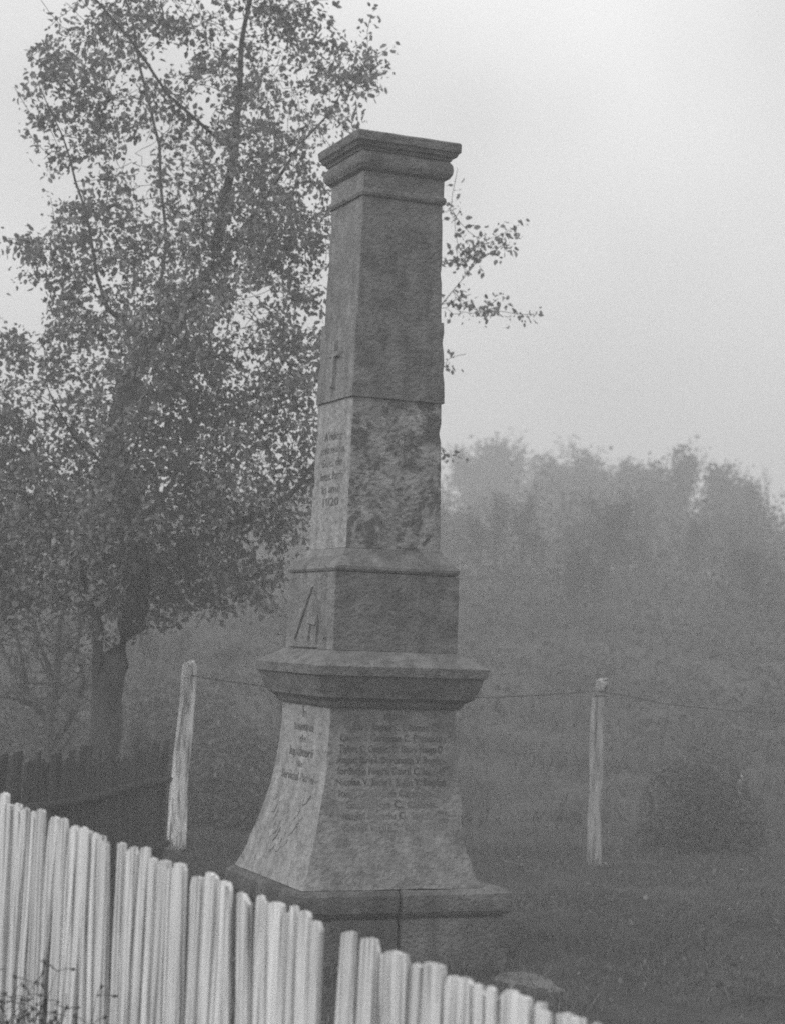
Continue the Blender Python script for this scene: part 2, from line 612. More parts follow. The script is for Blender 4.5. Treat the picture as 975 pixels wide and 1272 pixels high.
def bar(u0, z0, u1, z1, w0, w1):
    d = Vector((u1 - u0, z1 - z0)).normalized()
    n_ = Vector((-d.y, d.x))
    return [(u0 + n_.x * w0, z0 + n_.y * w0), (u0 - n_.x * w0, z0 - n_.y * w0), (u1 - n_.x * w1, z1 - n_.y * w1), (u1 + n_.x * w1, z1 + n_.y * w1)]


zb = zz(-.054)
relief('trophy_relief', [bar(-.20, zb + .055, .03, zb + .315, .013, .006), bar(.24, zb + .06, .06, zb + .30, .011, .006),
                         bar(.0, zb + .05, .03, zb + .15, .011, .005), bar(.11, zb + .04, .13, zb + .16, .012, .005),
                         [(-.02, zb + .13), (.10, zb + .12), (.15, zb + .19), (.07, zb + .24), (.0, zb + .20)], bar(-.26, zb + .012, .12, zb + .014, .004, .004)], b4, M['stone'], .010)
lv = []
ub, zbt = -.04, .53
for side in (-1, 1):
    for k in range(7):
        t = k / 6
        su, sz = ub + side * (.03 + .16 * t), zbt + .0 + .22 * t + rng.uniform(-.02, .02)
        for s2 in (-1, 1):
            an = math.pi / 2 - side * .5 + s2 * .75 + rng.uniform(-.35, .35)
            ln = rng.uniform(.06, .115)
            d = Vector((math.cos(an), math.sin(an)))
            n_ = Vector((-d.y, d.x))
            w = rng.uniform(.012, .02)
            lv.append([(su, sz), (su + d.x * ln * .4 + n_.x * w, sz + d.y * ln * .4 + n_.y * w), (su + d.x * ln, sz + d.y * ln), (su + d.x * ln * .5 - n_.x * w, sz + d.y * ln * .5 - n_.y * w)])
relief('laurel_relief', lv, bell, M['stone_pale'], .004)

# ------------------------------------------------------------------ tubes


def tube_chain(V, F, pts, rad, n=5):
    """append a tapered tube along pts with radii"""
    base = len(V)
    up = Vector((.3, .2, 1)).normalized()
    for i, p in enumerate(pts):
        d = (pts[min(i + 1, len(pts) - 1)] - pts[max(i - 1, 0)])
        if d.length < 1e-9:
            d = Vector((0, 0, 1))
        d.normalize()
        x = d.cross(up)
        if x.length < .05:
            x = d.cross(Vector((1, 0, 0)))
        x.normalize()
        y = d.cross(x)
        for k in range(n):
            th = 2 * math.pi * k / n
            V.append(p + (x * math.cos(th) + y * math.sin(th)) * rad[i])
    for i in range(len(pts) - 1):
        for k in range(n):
            a0, a1 = base + i * n + k, base + i * n + (k + 1) % n
            F.append((a0, a1, a1 + n, a0 + n))
    V.append(pts[-1])
    t = len(V) - 1
    e = base + (len(pts) - 1) * n
    for k in range(n):
        F.append((e + k, e + (k + 1) % n, t))


# ------------------------------------------------------------------ front picket fence


def picket_mesh(h, w, th, lean, seed, split=False, tip=None):
    r = random.Random(seed)
    bm = bmesh.new()
    n = 9
    rings = []
    tipw = r.uniform(.35, .95) if tip is None else tip
    off = r.uniform(-.9, .9) * (1 - tipw)
    for i in range(n + 2):
        if i <= n:
            t = i / n
            z = t * (h - (.006 + .022 * ((seed * 7) % 5) / 4))
            ww = w * (1 + .12 * noise.noise(Vector((seed * 3.1, t * 3, 0))) - (.38 * max(0, t - .62) / .38 if (seed * 13) % 10 < 1 else 0))
            cx = 0
        else:
            z = h
            ww = w * tipw * (.66 if (seed * 13) % 10 < 1 else 1)
            cx = off * w * .5
        cx += lean * z + .006 * noise.noise(Vector((seed * 7.7, z * 3, 4)))
        yy = .004 * noise.noise(Vector((seed * 1.7, z * 2.5, 9)))
        t2 = th * (1 + .2 * noise.noise(Vector((seed, z * 4, 2))))
        rings.append([bm.verts.new(c) for c in ((cx - ww / 2, yy - t2 / 2, z), (cx - ww * .18, yy - t2 / 2 - .0006, z), (cx + ww * .22, yy - t2 / 2 + .0008, z + (.006 if i > n else 0)), (cx + ww / 2, yy - t2 / 2, z),
                                                (cx + ww / 2, yy + t2 / 2, z), (cx - ww / 2, yy + t2 / 2, z))])
    for p, q in zip(rings[:-1], rings[1:]):
        for k in range(6):
            bm.faces.new((p[k], p[(k + 1) % 6], q[(k + 1) % 6], q[k]))
    bm.faces.new(list(reversed(rings[0])))
    bm.faces.new(rings[-1])
    return bm


FL, FR = at(-40, 970, 6.6), at(770, 1284, 4.5)
# picket tops measured along the fence: (pixel x of the tip, pixel width, lean)
tips = [(-34, 20, .02), (-12, 18, .03), (3, 19, .03), (21, 17, .03), (43, 17, .11), (55, 11, .03), (74, 13, .13), (82, 9, .04), (95, 10, .12), (104, 8, .10), (118, 19, .03), (136, 13, .01),
        (154, 15, .03), (172, 10, .09), (183, 9, .04), (191, 9, .03), (203, 14, .02), (219, 9, .03), (232, 14, .04), (248, 15, .05), (262, 15, .05), (278, 22, .03), (297, 12, .0), (311, 12, .01),
        (326, 16, .02), (342, 15, .01), (366, 23, .06), (384, 14, .01), (396, 13, .03), (430, 25, .02), (462, 23, .02), (487, 24, .02), (512, 22, .03), (541, 22, .05), (564, 21, .03), (590, 25, .02), (626, 34, .01),
        (660, 28, .02), (693, 27, .01), (728, 32, .03), (765, 30, .02)]
fence_dir = Vector((FR.x - FL.x, FR.y - FL.y, 0))
fl_len = fence_dir.length
fang = math.atan2(fence_dir.y, fence_dir.x)
fence = empty('picket_fence', (FL.x, FL.y, g1(FL.x, FL.y)), fang)
tag(fence, 'bleached white picket fence of rough split slats sloping down in front of the memorial', 'fence')
fo = fence.location
cosf = abs(math.cos(fang))


def fence_hit(px):
    """distance along the fence whose top appears over photograph column px"""
    lo, hi = -.05, 1.05
    for _ in range(40):
        m = (lo + hi) / 2
        p = FL.lerp(FR, m)
        q = p - CAM
        u = W_PX / 2 + F_PX * q.dot(_r) / q.dot(_f)
        lo, hi = (m, hi) if u < px else (lo, m)
    p = FL.lerp(FR, lo)
    return lo, p, (p - CAM).dot(_f)


hv = unyaw(Vector((1, 0, 0)))
fd = fence_dir.normalized()
shear = fd.dot(hv)
slots = []
for i, (px, wpx, ln) in enumerate(tips):
    x0 = (tips[i - 1][0] + px) / 2 if i else px - wpx / 2
    x1 = (px + tips[i + 1][0]) / 2 if i < len(tips) - 1 else px + wpx / 2
    if px == 430:
        x0 = px - wpx / 2 + 1
    if px == 396:
        x1 = px + wpx / 2 + 2
    n_ = 2 if (x1 - x0) > 15 and rng.random() < .62 else 1
    cut = [x0, x0 + (x1 - x0) * rng.uniform(.38, .62), x1] if n_ == 2 else [x0, x1]
    for c0, c1 in zip(cut[:-1], cut[1:]):
        slots.append(((c0 + c1) / 2, c1 - c0, ln + rng.uniform(-.022, .022)))
for i, (px, wpx, ln) in enumerate(slots):
    t, p, dep = fence_hit(px)
    w = (wpx + (.5 if px < 115 else -.9) - rng.uniform(-.6, 1.5)) / F_PX * dep / (shear * .98)
    top = p.z + rng.uniform(-.02, .008)
    g = g1(p.x, p.y)
    h = top - g + .02
    lean = (ln - .035) * .75
    me = picket_mesh(h, w, .016 + rng.uniform(-.003, .004), lean, i + 1)
    o = obj('picket', me, M['picket'], fence)
    o.location = (t * fl_len - lean * h, -.005 * (i % 2) - .003 * (i % 3), g - .02 - fo.z)
    o.rotation_euler = (rng.uniform(-.015, .015), 0, rng.uniform(-.07, .07))
for frac in (.28, .62):
    V, F = [], []
    pts, rr = [], []
    for k in range(14):
        t = k / 13
        p = FL.lerp(FR, t)
        g = g1(p.x, p.y)
        pts.append(Vector((t * fl_len * 1.02 - .02, .045, g + (p.z - g) * (frac if frac < .5 else .52) - fo.z)))
        rr.append(.026)
    tube_chain(V, F, pts, rr, 6)
    obj('rail', mesh_np('rail', V, F, True), M['dark_wood'], fence)
for t in (.04, .36, .70, .985):
    p = FL.lerp(FR, t)
    g = g1(p.x, p.y)
    V, F = [], []
    hh = (p.z - g) * .9
    tube_chain(V, F, [Vector((t * fl_len, .12, g - .3 - fo.z)), Vector((t * fl_len, .12, g + hh * .5 - fo.z)), Vector((t * fl_len + .01, .12, g + hh - fo.z))], [.055, .052, .045], 8)
    obj('post', mesh_np('post', V, F, True), M['dark_wood'], fence)

# ------------------------------------------------------------------ dark old fence behind, at the left
DL, DR = at(-40, 948, 8.8), at(204, 924, 12.6)
dd = Vector((DR.x - DL.x, DR.y - DL.y, 0))
dlen = dd.length
dfence = empty('slat_fence', (DL.x, DL.y, 0), math.atan2(dd.y, dd.x))
tag(dfence, 'dark decaying slat fence running to the foot of the leafy tree', 'fence')
s = 0.0
i = 0
while s < dlen:
    t = s / dlen
    p = DL.lerp(DR, t)
    w = rng.uniform(.055, .10)
    me = picket_mesh(p.z - g1(p.x, p.y) + .05 + rng.uniform(-.07, .04), w, .02, rng.uniform(-.03, .03), 200 + i)
    o = obj('slat', me, M['dark_wood'], dfence)
    o.location = (s, -.014, g1(p.x, p.y) - .05)
    s += w + rng.uniform(.008, .05)
    i += 1
for fr_, off in ((.72, 0), (.22, .02)):
    V, F = [], []
    pts = [Vector((t * dlen, -.045, g1(*(DL.lerp(DR, t)).xy) + (DL.lerp(DR, t).z - g1(*(DL.lerp(DR, t)).xy)) * fr_ + .01 * math.sin(t * 9))) for t in (0, .2, .4, .6, .8, 1)]
    tube_chain(V, F, pts, [.028] * 6, 6)
    obj('rail', mesh_np('rail', V, F, True), M['dark_wood'], dfence)
for t in (.1, .55, .98):
    p = DL.lerp(DR, t)
    V, F = [], []
    tube_chain(V, F, [Vector((t * dlen, .06, -.3)), Vector((t * dlen, .06, p.z * .5)), Vector((t * dlen, .06, p.z - .03))], [.06, .055, .05], 8)
    obj('post', mesh_np('post', V, F, True), M['dark_wood'], dfence)

# ------------------------------------------------------------------ wire fence posts


def post(name, pb, pt, r0, r1, mat, label, group=None, bent=0.0):
    z0 = g1(pb.x, pb.y) - .25
    e = empty(name, (pb.x, pb.y, g1(pb.x, pb.y)))
    tag(e, label, 'post', group)
    V, F = [], []
    pts, rr = [], []
    n = 16
    for k in range(n + 1):
        t = k / n
        p = Vector((pb.x, pb.y, z0)).lerp(pt, t)
        p.x += .012 * noise.noise(Vector((t * 4, pb.x, 3))) + bent * max(0, t - .8) ** 2 * 3
        pts.append(p - e.location)
        rr.append((r0 + (r1 - r0) * t) * (1 + .16 * noise.noise(Vector((t * 7, pb.x * 3, 8)))))
    top = pts[-1]
    for dz, k in ((.012, .80), (.024, .5), (.034, .2)):
        pts.append(top + Vector((bent * .05 + .012 * k, 0, dz)))
        rr.append(rr[n] * k)
    tube_chain(V, F, pts, rr, 12)
    obj('shaft', mesh_np('shaft', V, F, True), mat, e)
    # wire staple at the head
    V, F = [], []
    s_ = pts[n - 1]
    tube_chain(V, F, [s_ + Vector((-r1 - .004, -.01, 0)), s_ + Vector((-r1 * .6, -r1 * .9, .004)), s_ + Vector((0, -r1 * 1.08, .006)), s_ + Vector((r1 * .6, -r1 * .9, .004)), s_ + Vector((r1 + .004, -.01, 0))], [.003] * 5, 5)
    obj('wire_tie', mesh_np('wire_tie', V, F), M['wire'], e)
    return e


pbL, ptL = at(216, 1052, 14.0), at(236, 826, 14.0)
pbR, ptR = at(738, 1078, 13.8), at(742, 848, 13.8)
post('fence_post', pbL, ptL, .074, .054, M['post'], 'leaning wooden post with patchy peeled bark behind the flared pedestal', 'posts of the wire fence')
post('fence_post', pbR, ptR, .050, .050, M['post_dull'], 'slim upright wooden post with rounded end on the open grass', 'posts of the wire fence', .3)
pb3, pt3 = at(917, 1085, 17.5), at(918, 1008, 17.5)
post('thin_stake', Vector((pb3.x, pb3.y, 0)), Vector((pt3.x, pt3.y, g1(pt3.x, pt3.y) + .6)), .020, .018, M['post_dull'], 'thin pale stake in front of the rounded bush')


def strand(p, q, sag, label):
    V, F = [], []
    n = 30
    pts = [p.lerp(q, k / n) - Vector((0, 0, sag * 4 * (k / n) * (1 - k / n))) for k in range(n + 1)]
    pts = [c + Vector((0, 0, .006 * noise.noise(Vector((c.x * 3, 0, 1))))) for c in pts]
    o0 = pts[0].copy()
    tube_chain(V, F, [c - o0 for c in pts], [.0046] * (n + 1), 5)
    o = obj('wire_strand', mesh_np('wire_strand', V, F), M['wire'])
    o.location = o0
    tag(o, label, 'wire', 'strands of the wire fence')
    return o


strand(at(232, 838, 13.95), at(741, 858, 13.75), .10, 'sagging wire strand between the peeling post and the rounded post')
strand(at(743, 858, 13.75), at(1190, 872, 13.4), .12, 'sagging wire strand running from the rounded post to the open side')

# ------------------------------------------------------------------ pear tree (space colonisation)
TD = 13.0
PM = F_PX / TD
seeds = {
    'A': [(126, 1075, 0), (127, 980, 0), (129, 920, 0), (132, 870, 0), (145, 818, 0), (160, 778, .05), (171, 735, .1), (166, 665, .15), (150, 595, .1), (142, 545, 0), (160, 480, -.1), (182, 435, -.1), (222, 385, 0), (262, 335, .1), (276, 260, .2), (292, 180, .1), (302, 80, 0), (315, -60, 0)],
    'B': [(171, 735, .1), (190, 715, -.05), (228, 690, -.2), (276, 657, -.3), (323, 640, -.3), (375, 600, 0), (440, 530, .4), (510, 430, .6), (560, 360, .6), (600, 318, .6)],
    'C': [(128, 930, 0), (121, 840, -.05), (117, 760, -.1), (98, 695, -.2), (60, 640, -.4), (10, 585, -.5), (-60, 520, -.5)],
    'D': [(182, 435, -.1), (135, 385, -.3), (100, 335, -.4), (55, 302, -.4), (12, 296, -.4)],
    'E': [(262, 335, .1), (325, 255, .0), (375, 180, -.1), (425, 110, -.1)],
    'F': [(166, 665, .15), (212, 600, .5), (243, 520, .7), (224, 480, .8), (200, 400, .9), (205, 300, .9), (200, 180, .8), (170, 60, .7), (140, -50, .6)],
    'G': [(292, 180, .1), (215, 120, -.3), (160, 50, -.4), (95, -30, -.4)],
    'H': [(135, 385, -.3), (105, 255, -.5), (75, 170, -.5), (52, 105, -.5)],
    'I': [(150, 595, .1), (95, 545, -.5), (60, 480, -.7), (50, 420, -.8)],
    'J': [(228, 690, -.2), (265, 720, -.6), (300, 742, -.8), (330, 748, -.9)],
}
nodes, parent = [], []


def add_chain(chain, first=None):
    prev = first
    pts = [at(x, y, TD + d) for x, y, d in chain]
    for i, p in enumerate(pts):
        if i == 0:
            if first is None:
                nodes.append(p)
                parent.append(-1)
                prev = 0
            continue
        q = pts[i - 1]
        n = max(1, int((p - q).length / .13))
        for k in range(1, n + 1):
            c = q.lerp(p, k / n)
            c = c + Vector((noise.noise(c * 2.2), noise.noise(c * 2.2 + Vector((7, 0, 0))), noise.noise(c * 2.2 + Vector((0, 9, 0))))) * .05
            nodes.append(c)
            parent.append(prev)
            prev = len(nodes) - 1


def nearest(p):
    return min(range(len(nodes)), key=lambda i: (nodes[i] - p).length_squared)


for key, ch in seeds.items():
    if not nodes:
        add_chain(ch)
    else:
        add_chain(ch, nearest(at(ch[0][0], ch[0][1], TD + ch[0][2])))
n_seed = len(nodes)
blobs = [(95, 70, 58), (60, 75, 30), (170, 15, 60), (198, 135, 48), (300, 60, 80), (225, 10, 45), (365, 40, 55), (425, 92, 46), (455, 95, 28), (330, 150, 75), (395, 150, 40), (430, 150, 18), (255, 210, 80), (345, 240, 78), (160, 225, 32), (138, 165, 44), (112, 120, 38),
         (120, 290, 60), (75, 330, 45), (35, 305, 22), (75, 200, 22), (60, 150, 18), (220, 320, 85), (320, 350, 85), (390, 300, 50), (110, 390, 60), (75, 440, 40), (200, 420, 75), (300, 450, 85), (370, 450, 50), (15, 440, 32),
         (140, 500, 60), (55, 545, 65), (5, 555, 65), (230, 530, 80), (330, 540, 75), (385, 560, 42), (100, 620, 90), (0, 640, 85), (200, 625, 90), (300, 610, 80), (355, 640, 42), (50, 700, 85), (165, 700, 75), (260, 705, 58), (325, 715, 34), (30, 745, 60), (110, 735, 55), (200, 740, 50), (60, 620, 70), (20, 690, 70), (150, 650, 60), (250, 650, 60), (280, 735, 35), (-40, 740, 70),
         (-70, 520, 100), (-80, 660, 100), (470, 300, 55), (505, 350, 42), (578, 310, 26), (622, 303, 16), (572, 380, 18), (598, 388, 10), (500, 430, 55), (552, 457, 16), (460, 210, 40), (565, 265, 14),
         (120, -90, 80), (250, -100, 100), (360, -80, 70), (430, 620, 50), (470, 560, 50)]
FRONT = [(150, 560), (185, 640), (215, 440), (120, 660), (240, 600), (190, 520), (280, 560), (170, 475), (240, 385), (265, 325), (275, 255), (135, 575), (200, 405)]
blobs += [(x, y, 55) for x, y in FRONT]
att = []
for bx, by, br in blobs:
    big = br > 34
    front = (bx, by) in FRONT
    n = int(.034 * br * br * (1.0 if big else 1.4)) + 5
    dz0 = -.75 if front else rng.uniform(-.35, .35) if big else (.55 if bx > 450 else -.2)
    for _ in range(n):
        while True:
            v = Vector((rng.uniform(-1, 1), rng.uniform(-1, 1), rng.uniform(-1, 1)))
            if v.length < 1:
                break
        att.append(at(bx + v.x * br, by + v.z * br, TD + dz0 + v.y * max(br / PM * 1.7, .2)))
att = np.array([tuple(v) for v in att])
N = np.array([tuple(v) for v in nodes])
par = list(parent)
d2 = np.full(len(att), 1e9)
near = np.zeros(len(att), int)


def upd(i0):
    global d2, near
    for s0 in range(i0, len(N), 400):
        B = N[s0:s0 + 400]
        D = ((att[:, None, :] - B[None]) ** 2).sum(-1)
        k = D.argmin(1)
        v = D[np.arange(len(att)), k]
        m_ = v < d2
        d2[m_] = v[m_]
        near[m_] = k[m_] + s0


upd(0)
alive = np.ones(len(att), bool)
STEP, KILL = .07, .075
for it in range(90):
    alive &= d2 > KILL ** 2
    idx = np.where(alive)[0]
    if len(idx) == 0 or len(N) > 26000:
        break
    dirs = {}
    for i_ in idx:
        v = att[i_] - N[near[i_]]
        v = v / (np.linalg.norm(v) + 1e-9)
        k = near[i_]
        dirs[k] = dirs.get(k, 0) + v
    new, npar = [], []
    for k, v in dirs.items():
        v = v + nrg.normal(0, .22, 3)
        L_ = np.linalg.norm(v)
        if L_ < 1e-6:
            continue
        new.append(N[k] + v / L_ * STEP)
        npar.append(k)
    i0 = len(N)
    N = np.vstack([N, np.array(new)])
    par += npar
    upd(i0)
# straight water shoots at the edge of the crown
has = set(par)
ends = [i for i in range(n_seed, len(N)) if i not in has]
rng.shuffle(ends)
ctr = np.array(tuple(at(200, 420, TD)))
extra, epar = [], []
for i in ends[:420]:
    d = N[i] - N[par[i]]
    o_ = N[i] - ctr
    d = d / (np.linalg.norm(d) + 1e-9) + .8 * o_ / (np.linalg.norm(o_) + 1e-9) + np.array([0, 0, .35 if N[i][2] > 2.4 else -.5])
    q, k = N[i].copy(), i
    for m_ in range(rng.randint(3, 7)):
        d = d / np.linalg.norm(d) + nrg.normal(0, .10, 3)
        q = q + d / np.linalg.norm(d) * .062
        extra.append(q.copy())
        epar.append(k)
        k = len(N) + len(extra) - 1
N = np.vstack([N, np.array(extra)])
par += epar
nn = len(N)
par = np.array(par)
kids = [[] for _ in range(nn)]
for i in range(nn):
    if par[i] >= 0:
        kids[par[i]].append(i)
rad = np.zeros(nn)
order = list(range(nn))
depth_i = np.zeros(nn, int)
for i in range(1, nn):
    depth_i[i] = depth_i[par[i]] + 1
for i in sorted(order, key=lambda k: -depth_i[k]):
    if not kids[i]:
        rad[i] = .0035
    else:
        rad[i] = sum(rad[k] ** 1.8 for k in kids[i]) ** (1 / 1.8)
print('root radius', rad[0])
rad = .128 * (rad / rad[0]) ** 1.38
tr = [0]
while kids[tr[-1]]:
    tr.append(max(kids[tr[-1]], key=lambda k: rad[k]))
old = rad[tr].copy()
for i_, k in enumerate(tr):
    rad[k] = old[max(0, i_ - 9):i_ + 10].mean()
rad = np.maximum(rad, .0022)
tree = empty('pear_tree', (N[0][0], N[0][1], g1(N[0][0], N[0][1])))
tag(tree, 'large leafy fruit tree with dark forked trunk rising behind the memorial', 'tree')
org = tree.location
Vt, Ft, Vb, Fb = [], [], [], []
stack = [(0, None)]
chains = []
while stack:
    s0, pv = stack.pop()
    ch = [pv, s0] if pv is not None else [s0]
    c = s0
    while kids[c]:
        ks = sorted(kids[c], key=lambda k: -rad[k])
        for k in ks[1:]:
            stack.append((k, c))
        c = ks[0]
        ch.append(c)
    chains.append(ch)
for ch in chains:
    if len(ch) < 2:
        continue
    pts = [Vector(N[k]) - org for k in ch]
    rr = [rad[k] for k in ch]
    if ch[0] != 0 and rr[0] > rr[1]:
        rr[0] = rr[1] * 1.15
    if ch[0] == 0:
        rr[0] *= 1.35
        rr[1] *= 1.15
        tube_chain(Vt, Ft, pts, rr, 10)
    else:
        big = max(rr)
        tube_chain(Vb, Fb, pts, rr, 7 if big > .02 else 4)
obj('trunk', mesh_np('trunk', Vt, Ft, True), M['bark'], tree)
obj('branches', mesh_np('branches', Vb, Fb, True), M['bark'], tree)


def leaves(name, P, D, size, mat, par_, per, droop=.6, jitter=.05):
    """folded pointed leaves around the points P"""
    n = len(P) * per
    base = np.repeat(P, per, 0) + nrg.normal(0, jitter, (n, 3))
    d = nrg.normal(0, 1, (n, 3)) + np.repeat(D, per, 0) * .7
    d[:, 2] -= droop
    d /= np.linalg.norm(d, axis=1)[:, None] + 1e-9
    sd = np.cross(d, nrg.normal(0, 1, (n, 3)))
    sd /= np.linalg.norm(sd, axis=1)[:, None] + 1e-9
    nm = np.cross(d, sd)
    L_ = size * nrg.uniform(.45, 1.35, n)[:, None]
    Wd = L_ * nrg.uniform(.26, .36, n)[:, None]
    fold = L_ * .10
    st = base
    p0 = st
    p1 = st + d * L_ * .35 + sd * Wd + nm * fold
    p2 = st + d * L_ * .75 + sd * Wd * .7 + nm * fold * .8
    p3 = st + d * L_ - nm * fold * .6
    p4 = st + d * L_ * .75 - sd * Wd * .7 + nm * fold * .8
    p5 = st + d * L_ * .35 - sd * Wd + nm * fold
    Vv = np.stack([p0, p1, p2, p3, p4, p5], 1).reshape(-1, 3)
    m = bpy.data.meshes.new(name)
    idx = np.arange(n)[:, None] * 6
    q = np.concatenate([idx + np.array([[0, 1, 2, 3]]), idx + np.array([[0, 3, 4, 5]])], 1).reshape(-1)
    m.vertices.add(n * 6)
    m.vertices.foreach_set('co', Vv.astype(np.float32).ravel())
    m.loops.add(n * 8)
    m.loops.foreach_set('vertex_index', q.astype(np.int32))
    m.polygons.add(n * 2)
    m.polygons.foreach_set('loop_start', np.arange(0, n * 8, 4, dtype=np.int32))
    m.polygons.foreach_set('loop_total', np.full(n * 2, 4, dtype=np.int32))
    m.update(calc_edges=True)
    return obj(name, m, mat, par_)


thin = [i for i in range(n_seed // 4, nn) if rad[i] < .005]
P = N[thin] - np.array(org)
D = np.array([N[i] - N[par[i]] for i in thin])
D /= np.linalg.norm(D, axis=1)[:, None] + 1e-9
dens = np.array([noise.noise(Vector(N[i]) * 1.6) for i in thin])
hz_ = N[thin][:, 2]
keep = dens + nrg.uniform(-.22, .22, len(thin)) > -.28 + .13 * sstep(2.9, 4.3, hz_)
print('tree nodes', nn, 'leafy', keep.sum())
tag(leaves('crown', P[keep], D[keep], .044, M['leaf'], tree, 7, .8, .04), kind='stuff')

# ------------------------------------------------------------------ bare trees and scrub in the fog


def grow(h, seed, spread=.5, lean=0, levels=4, trunk=.05, upright=.35, kfac=1.0):
    r = random.Random(seed)
    V, F, tips_ = [], [], []

    def br(p, d, ln, rd, lv):
        n = 5 if lv < 2 else 3
        pts, rr = [p], [rd]
        c = p.copy()
        dd_ = d.copy()
        for k in range(n):
            dd_ = (dd_ + Vector((r.gauss(0, .16), r.gauss(0, .16), r.gauss(0, .1) + upright * .12))).normalized()
            c = c + dd_ * (ln / n)
            pts.append(c.copy())
            rr.append(rd * (1 - .62 * (k + 1) / n))
        tube_chain(V, F, pts, rr, 6 if lv == 0 else 3)
        tips_.extend(pts[1:] if lv >= 2 else [])
        if lv >= levels:
            return
        m = max(2, int((7 if lv == 0 else 5 if lv < 3 else 4) * kfac))
        for k in range(m):
            t = (.14 if lv == 0 else .2) + (.8 - .02 * (lv == 0)) * (k + r.random()) / m
            t = min(t, .98)
            f_ = t * n
            i_ = int(f_)
            q = pts[i_].lerp(pts[i_ + 1], f_ - i_)
            az = r.uniform(0, 6.283)
            sp = spread * r.uniform(.7, 1.35)
            x_ = dd_.cross(Vector((math.cos(az), math.sin(az), .2)))
            if x_.length < .05:
                continue
            x_.normalize()
            nd = (d * math.cos(sp) + x_ * math.sin(sp)).normalized()
            nd = (nd + Vector((0, 0, upright))).normalized()
            br(q, nd, ln * r.uniform(.42, .68) * (1.05 - .35 * t), max(rd * .5 * (1 - .4 * t), .004), lv + 1)

    br(Vector((0, 0, -.15)), Vector((lean, 0, 1)).normalized(), h * .62, trunk, 0)
    return V, F, tips_


protos = []
for k, (h, sp, up_, per, lf) in enumerate(((5.4, .62, .35, 2, .12), (5.0, .75, .25, 3, .13), (6.0, .45, .55, 1, .10), (4.6, .8, .2, 4, .14), (5.6, .5, .45, 0, .1))):
    V, F, tp = grow(h, 40 + k, sp, rng.uniform(-.1, .1), 4, .09, up_)
    mt = mesh_np('far_trunk', V, F, True)
    mt.materials.append(M['far_bark'])
    mc = None
    if per:
        P_ = np.array([tuple(v) for v in tp])[::3]
        o = leaves('far_crown', P_, np.zeros_like(P_), lf, M['far_leaf'], None, per, .3, .14)
        mc = o.data
        bpy.data.objects.remove(o)
    protos.append((mt, mc))

WOOD = ['broad bare tree dissolving into the fog on the hillside', 'spreading tree with withered leaves in the foggy wood', 'narrow upright tree in the foggy wood',
        'low round tree with withered leaves in the foggy wood', 'leafless slender tree in the foggy wood']


def far_tree(x, y, kind, sc, name='hillside_tree', label=None, group='trees of the foggy wood', parts=True):
    e = empty(name, (x, y, g1(x, y)), rng.uniform(0, 6.28))
    e.scale = (sc * rng.uniform(.9, 1.15),) * 2 + (sc,)
    tag(e, label or WOOD[kind], 'tree', group)
    mt, mc = protos[kind]
    o = obj('trunk', mt, None, e)
    if mc is not None:
        tag(obj('crown', mc, None, e), kind='stuff')
    return e


# skyline of the wood: (pixel x, pixel y of the top, depth)
sky_l = [(560, 535, 58), (590, 522, 62), (620, 528, 60), (655, 548, 56), (690, 560, 55), (722, 548, 54), (748, 532, 52), (775, 556, 52), (805, 560, 50), (835, 545, 47), (865, 548, 46), (890, 560, 45), (915, 575, 42),
         (945, 610, 42), (985, 640, 44), (1020, 650, 46), (520, 540, 60), (480, 560, 60), (430, 570, 58), (380, 590, 58), (330, 600, 56), (280, 600, 55), (230, 610, 55), (180, 600, 54), (120, 620, 54), (60, 620, 54), (0, 630, 54), (-50, 640, 54)]
for j, (px, py, dp) in enumerate(sky_l):
    dp *= 1.30
    p = at(px, py, dp)
    base_z = g1(p.x, p.y)
    kind = [1, 3, 3, 2, 1, 3][j % 6]
    if px in (748, 590):
        kind = 2
    if 900 < px < 960:
        kind = 4
    hh = {0: 5.4, 1: 5.0, 2: 6.0, 3: 4.6, 4: 5.6}[kind]
    far_tree(p.x, p.y, kind, max(.35, (p.z - base_z) / (hh * .88)))
for j in range(44):
    px = rng.uniform(540, 1000) if j < 32 else rng.uniform(-30, 380)
    dp = rng.uniform(46, 72)
    p = at(px, rng.uniform(590, 690), dp)
    kind = rng.choice([0, 1, 1, 3, 3, 2])
    hh = {0: 5.4, 1: 5.0, 2: 6.0, 3: 4.6, 4: 5.6}[kind]
    far_tree(p.x, p.y, kind, max(.3, (p.z - g1(p.x, p.y)) / (hh * .93)))
# tangled undergrowth that closes the wood below the crowns
npt = 26000
ux, uy = nrg.uniform(-22, 22, npt), nrg.uniform(13, 78, npt)
uh = np.array([2.4 + 2.0 * noise.noise(Vector((x * .35, y * .35, 5))) for x, y in zip(ux, uy)]) * np.clip(sstep(8, 50, uy), .06, 1) * nrg.uniform(.05, 1, npt)
o = leaves('undergrowth', np.stack([ux, uy, gz(ux, uy) + np.clip(uh, .05, None)], 1), np.zeros((npt, 3)), .11, M['far_leaf'], None, 6, .2, .3)
tag(o, 'tangled undergrowth closing the foot of the foggy wood', 'undergrowth', kind='stuff')
p = at(930, 590, 44)
e = far_tree(p.x, p.y, 4, (p.z - g1(p.x, p.y)) / 5.3, 'bare_sapling', 'thin leafless sapling with steep forked twigs in front of the foggy wood', None)

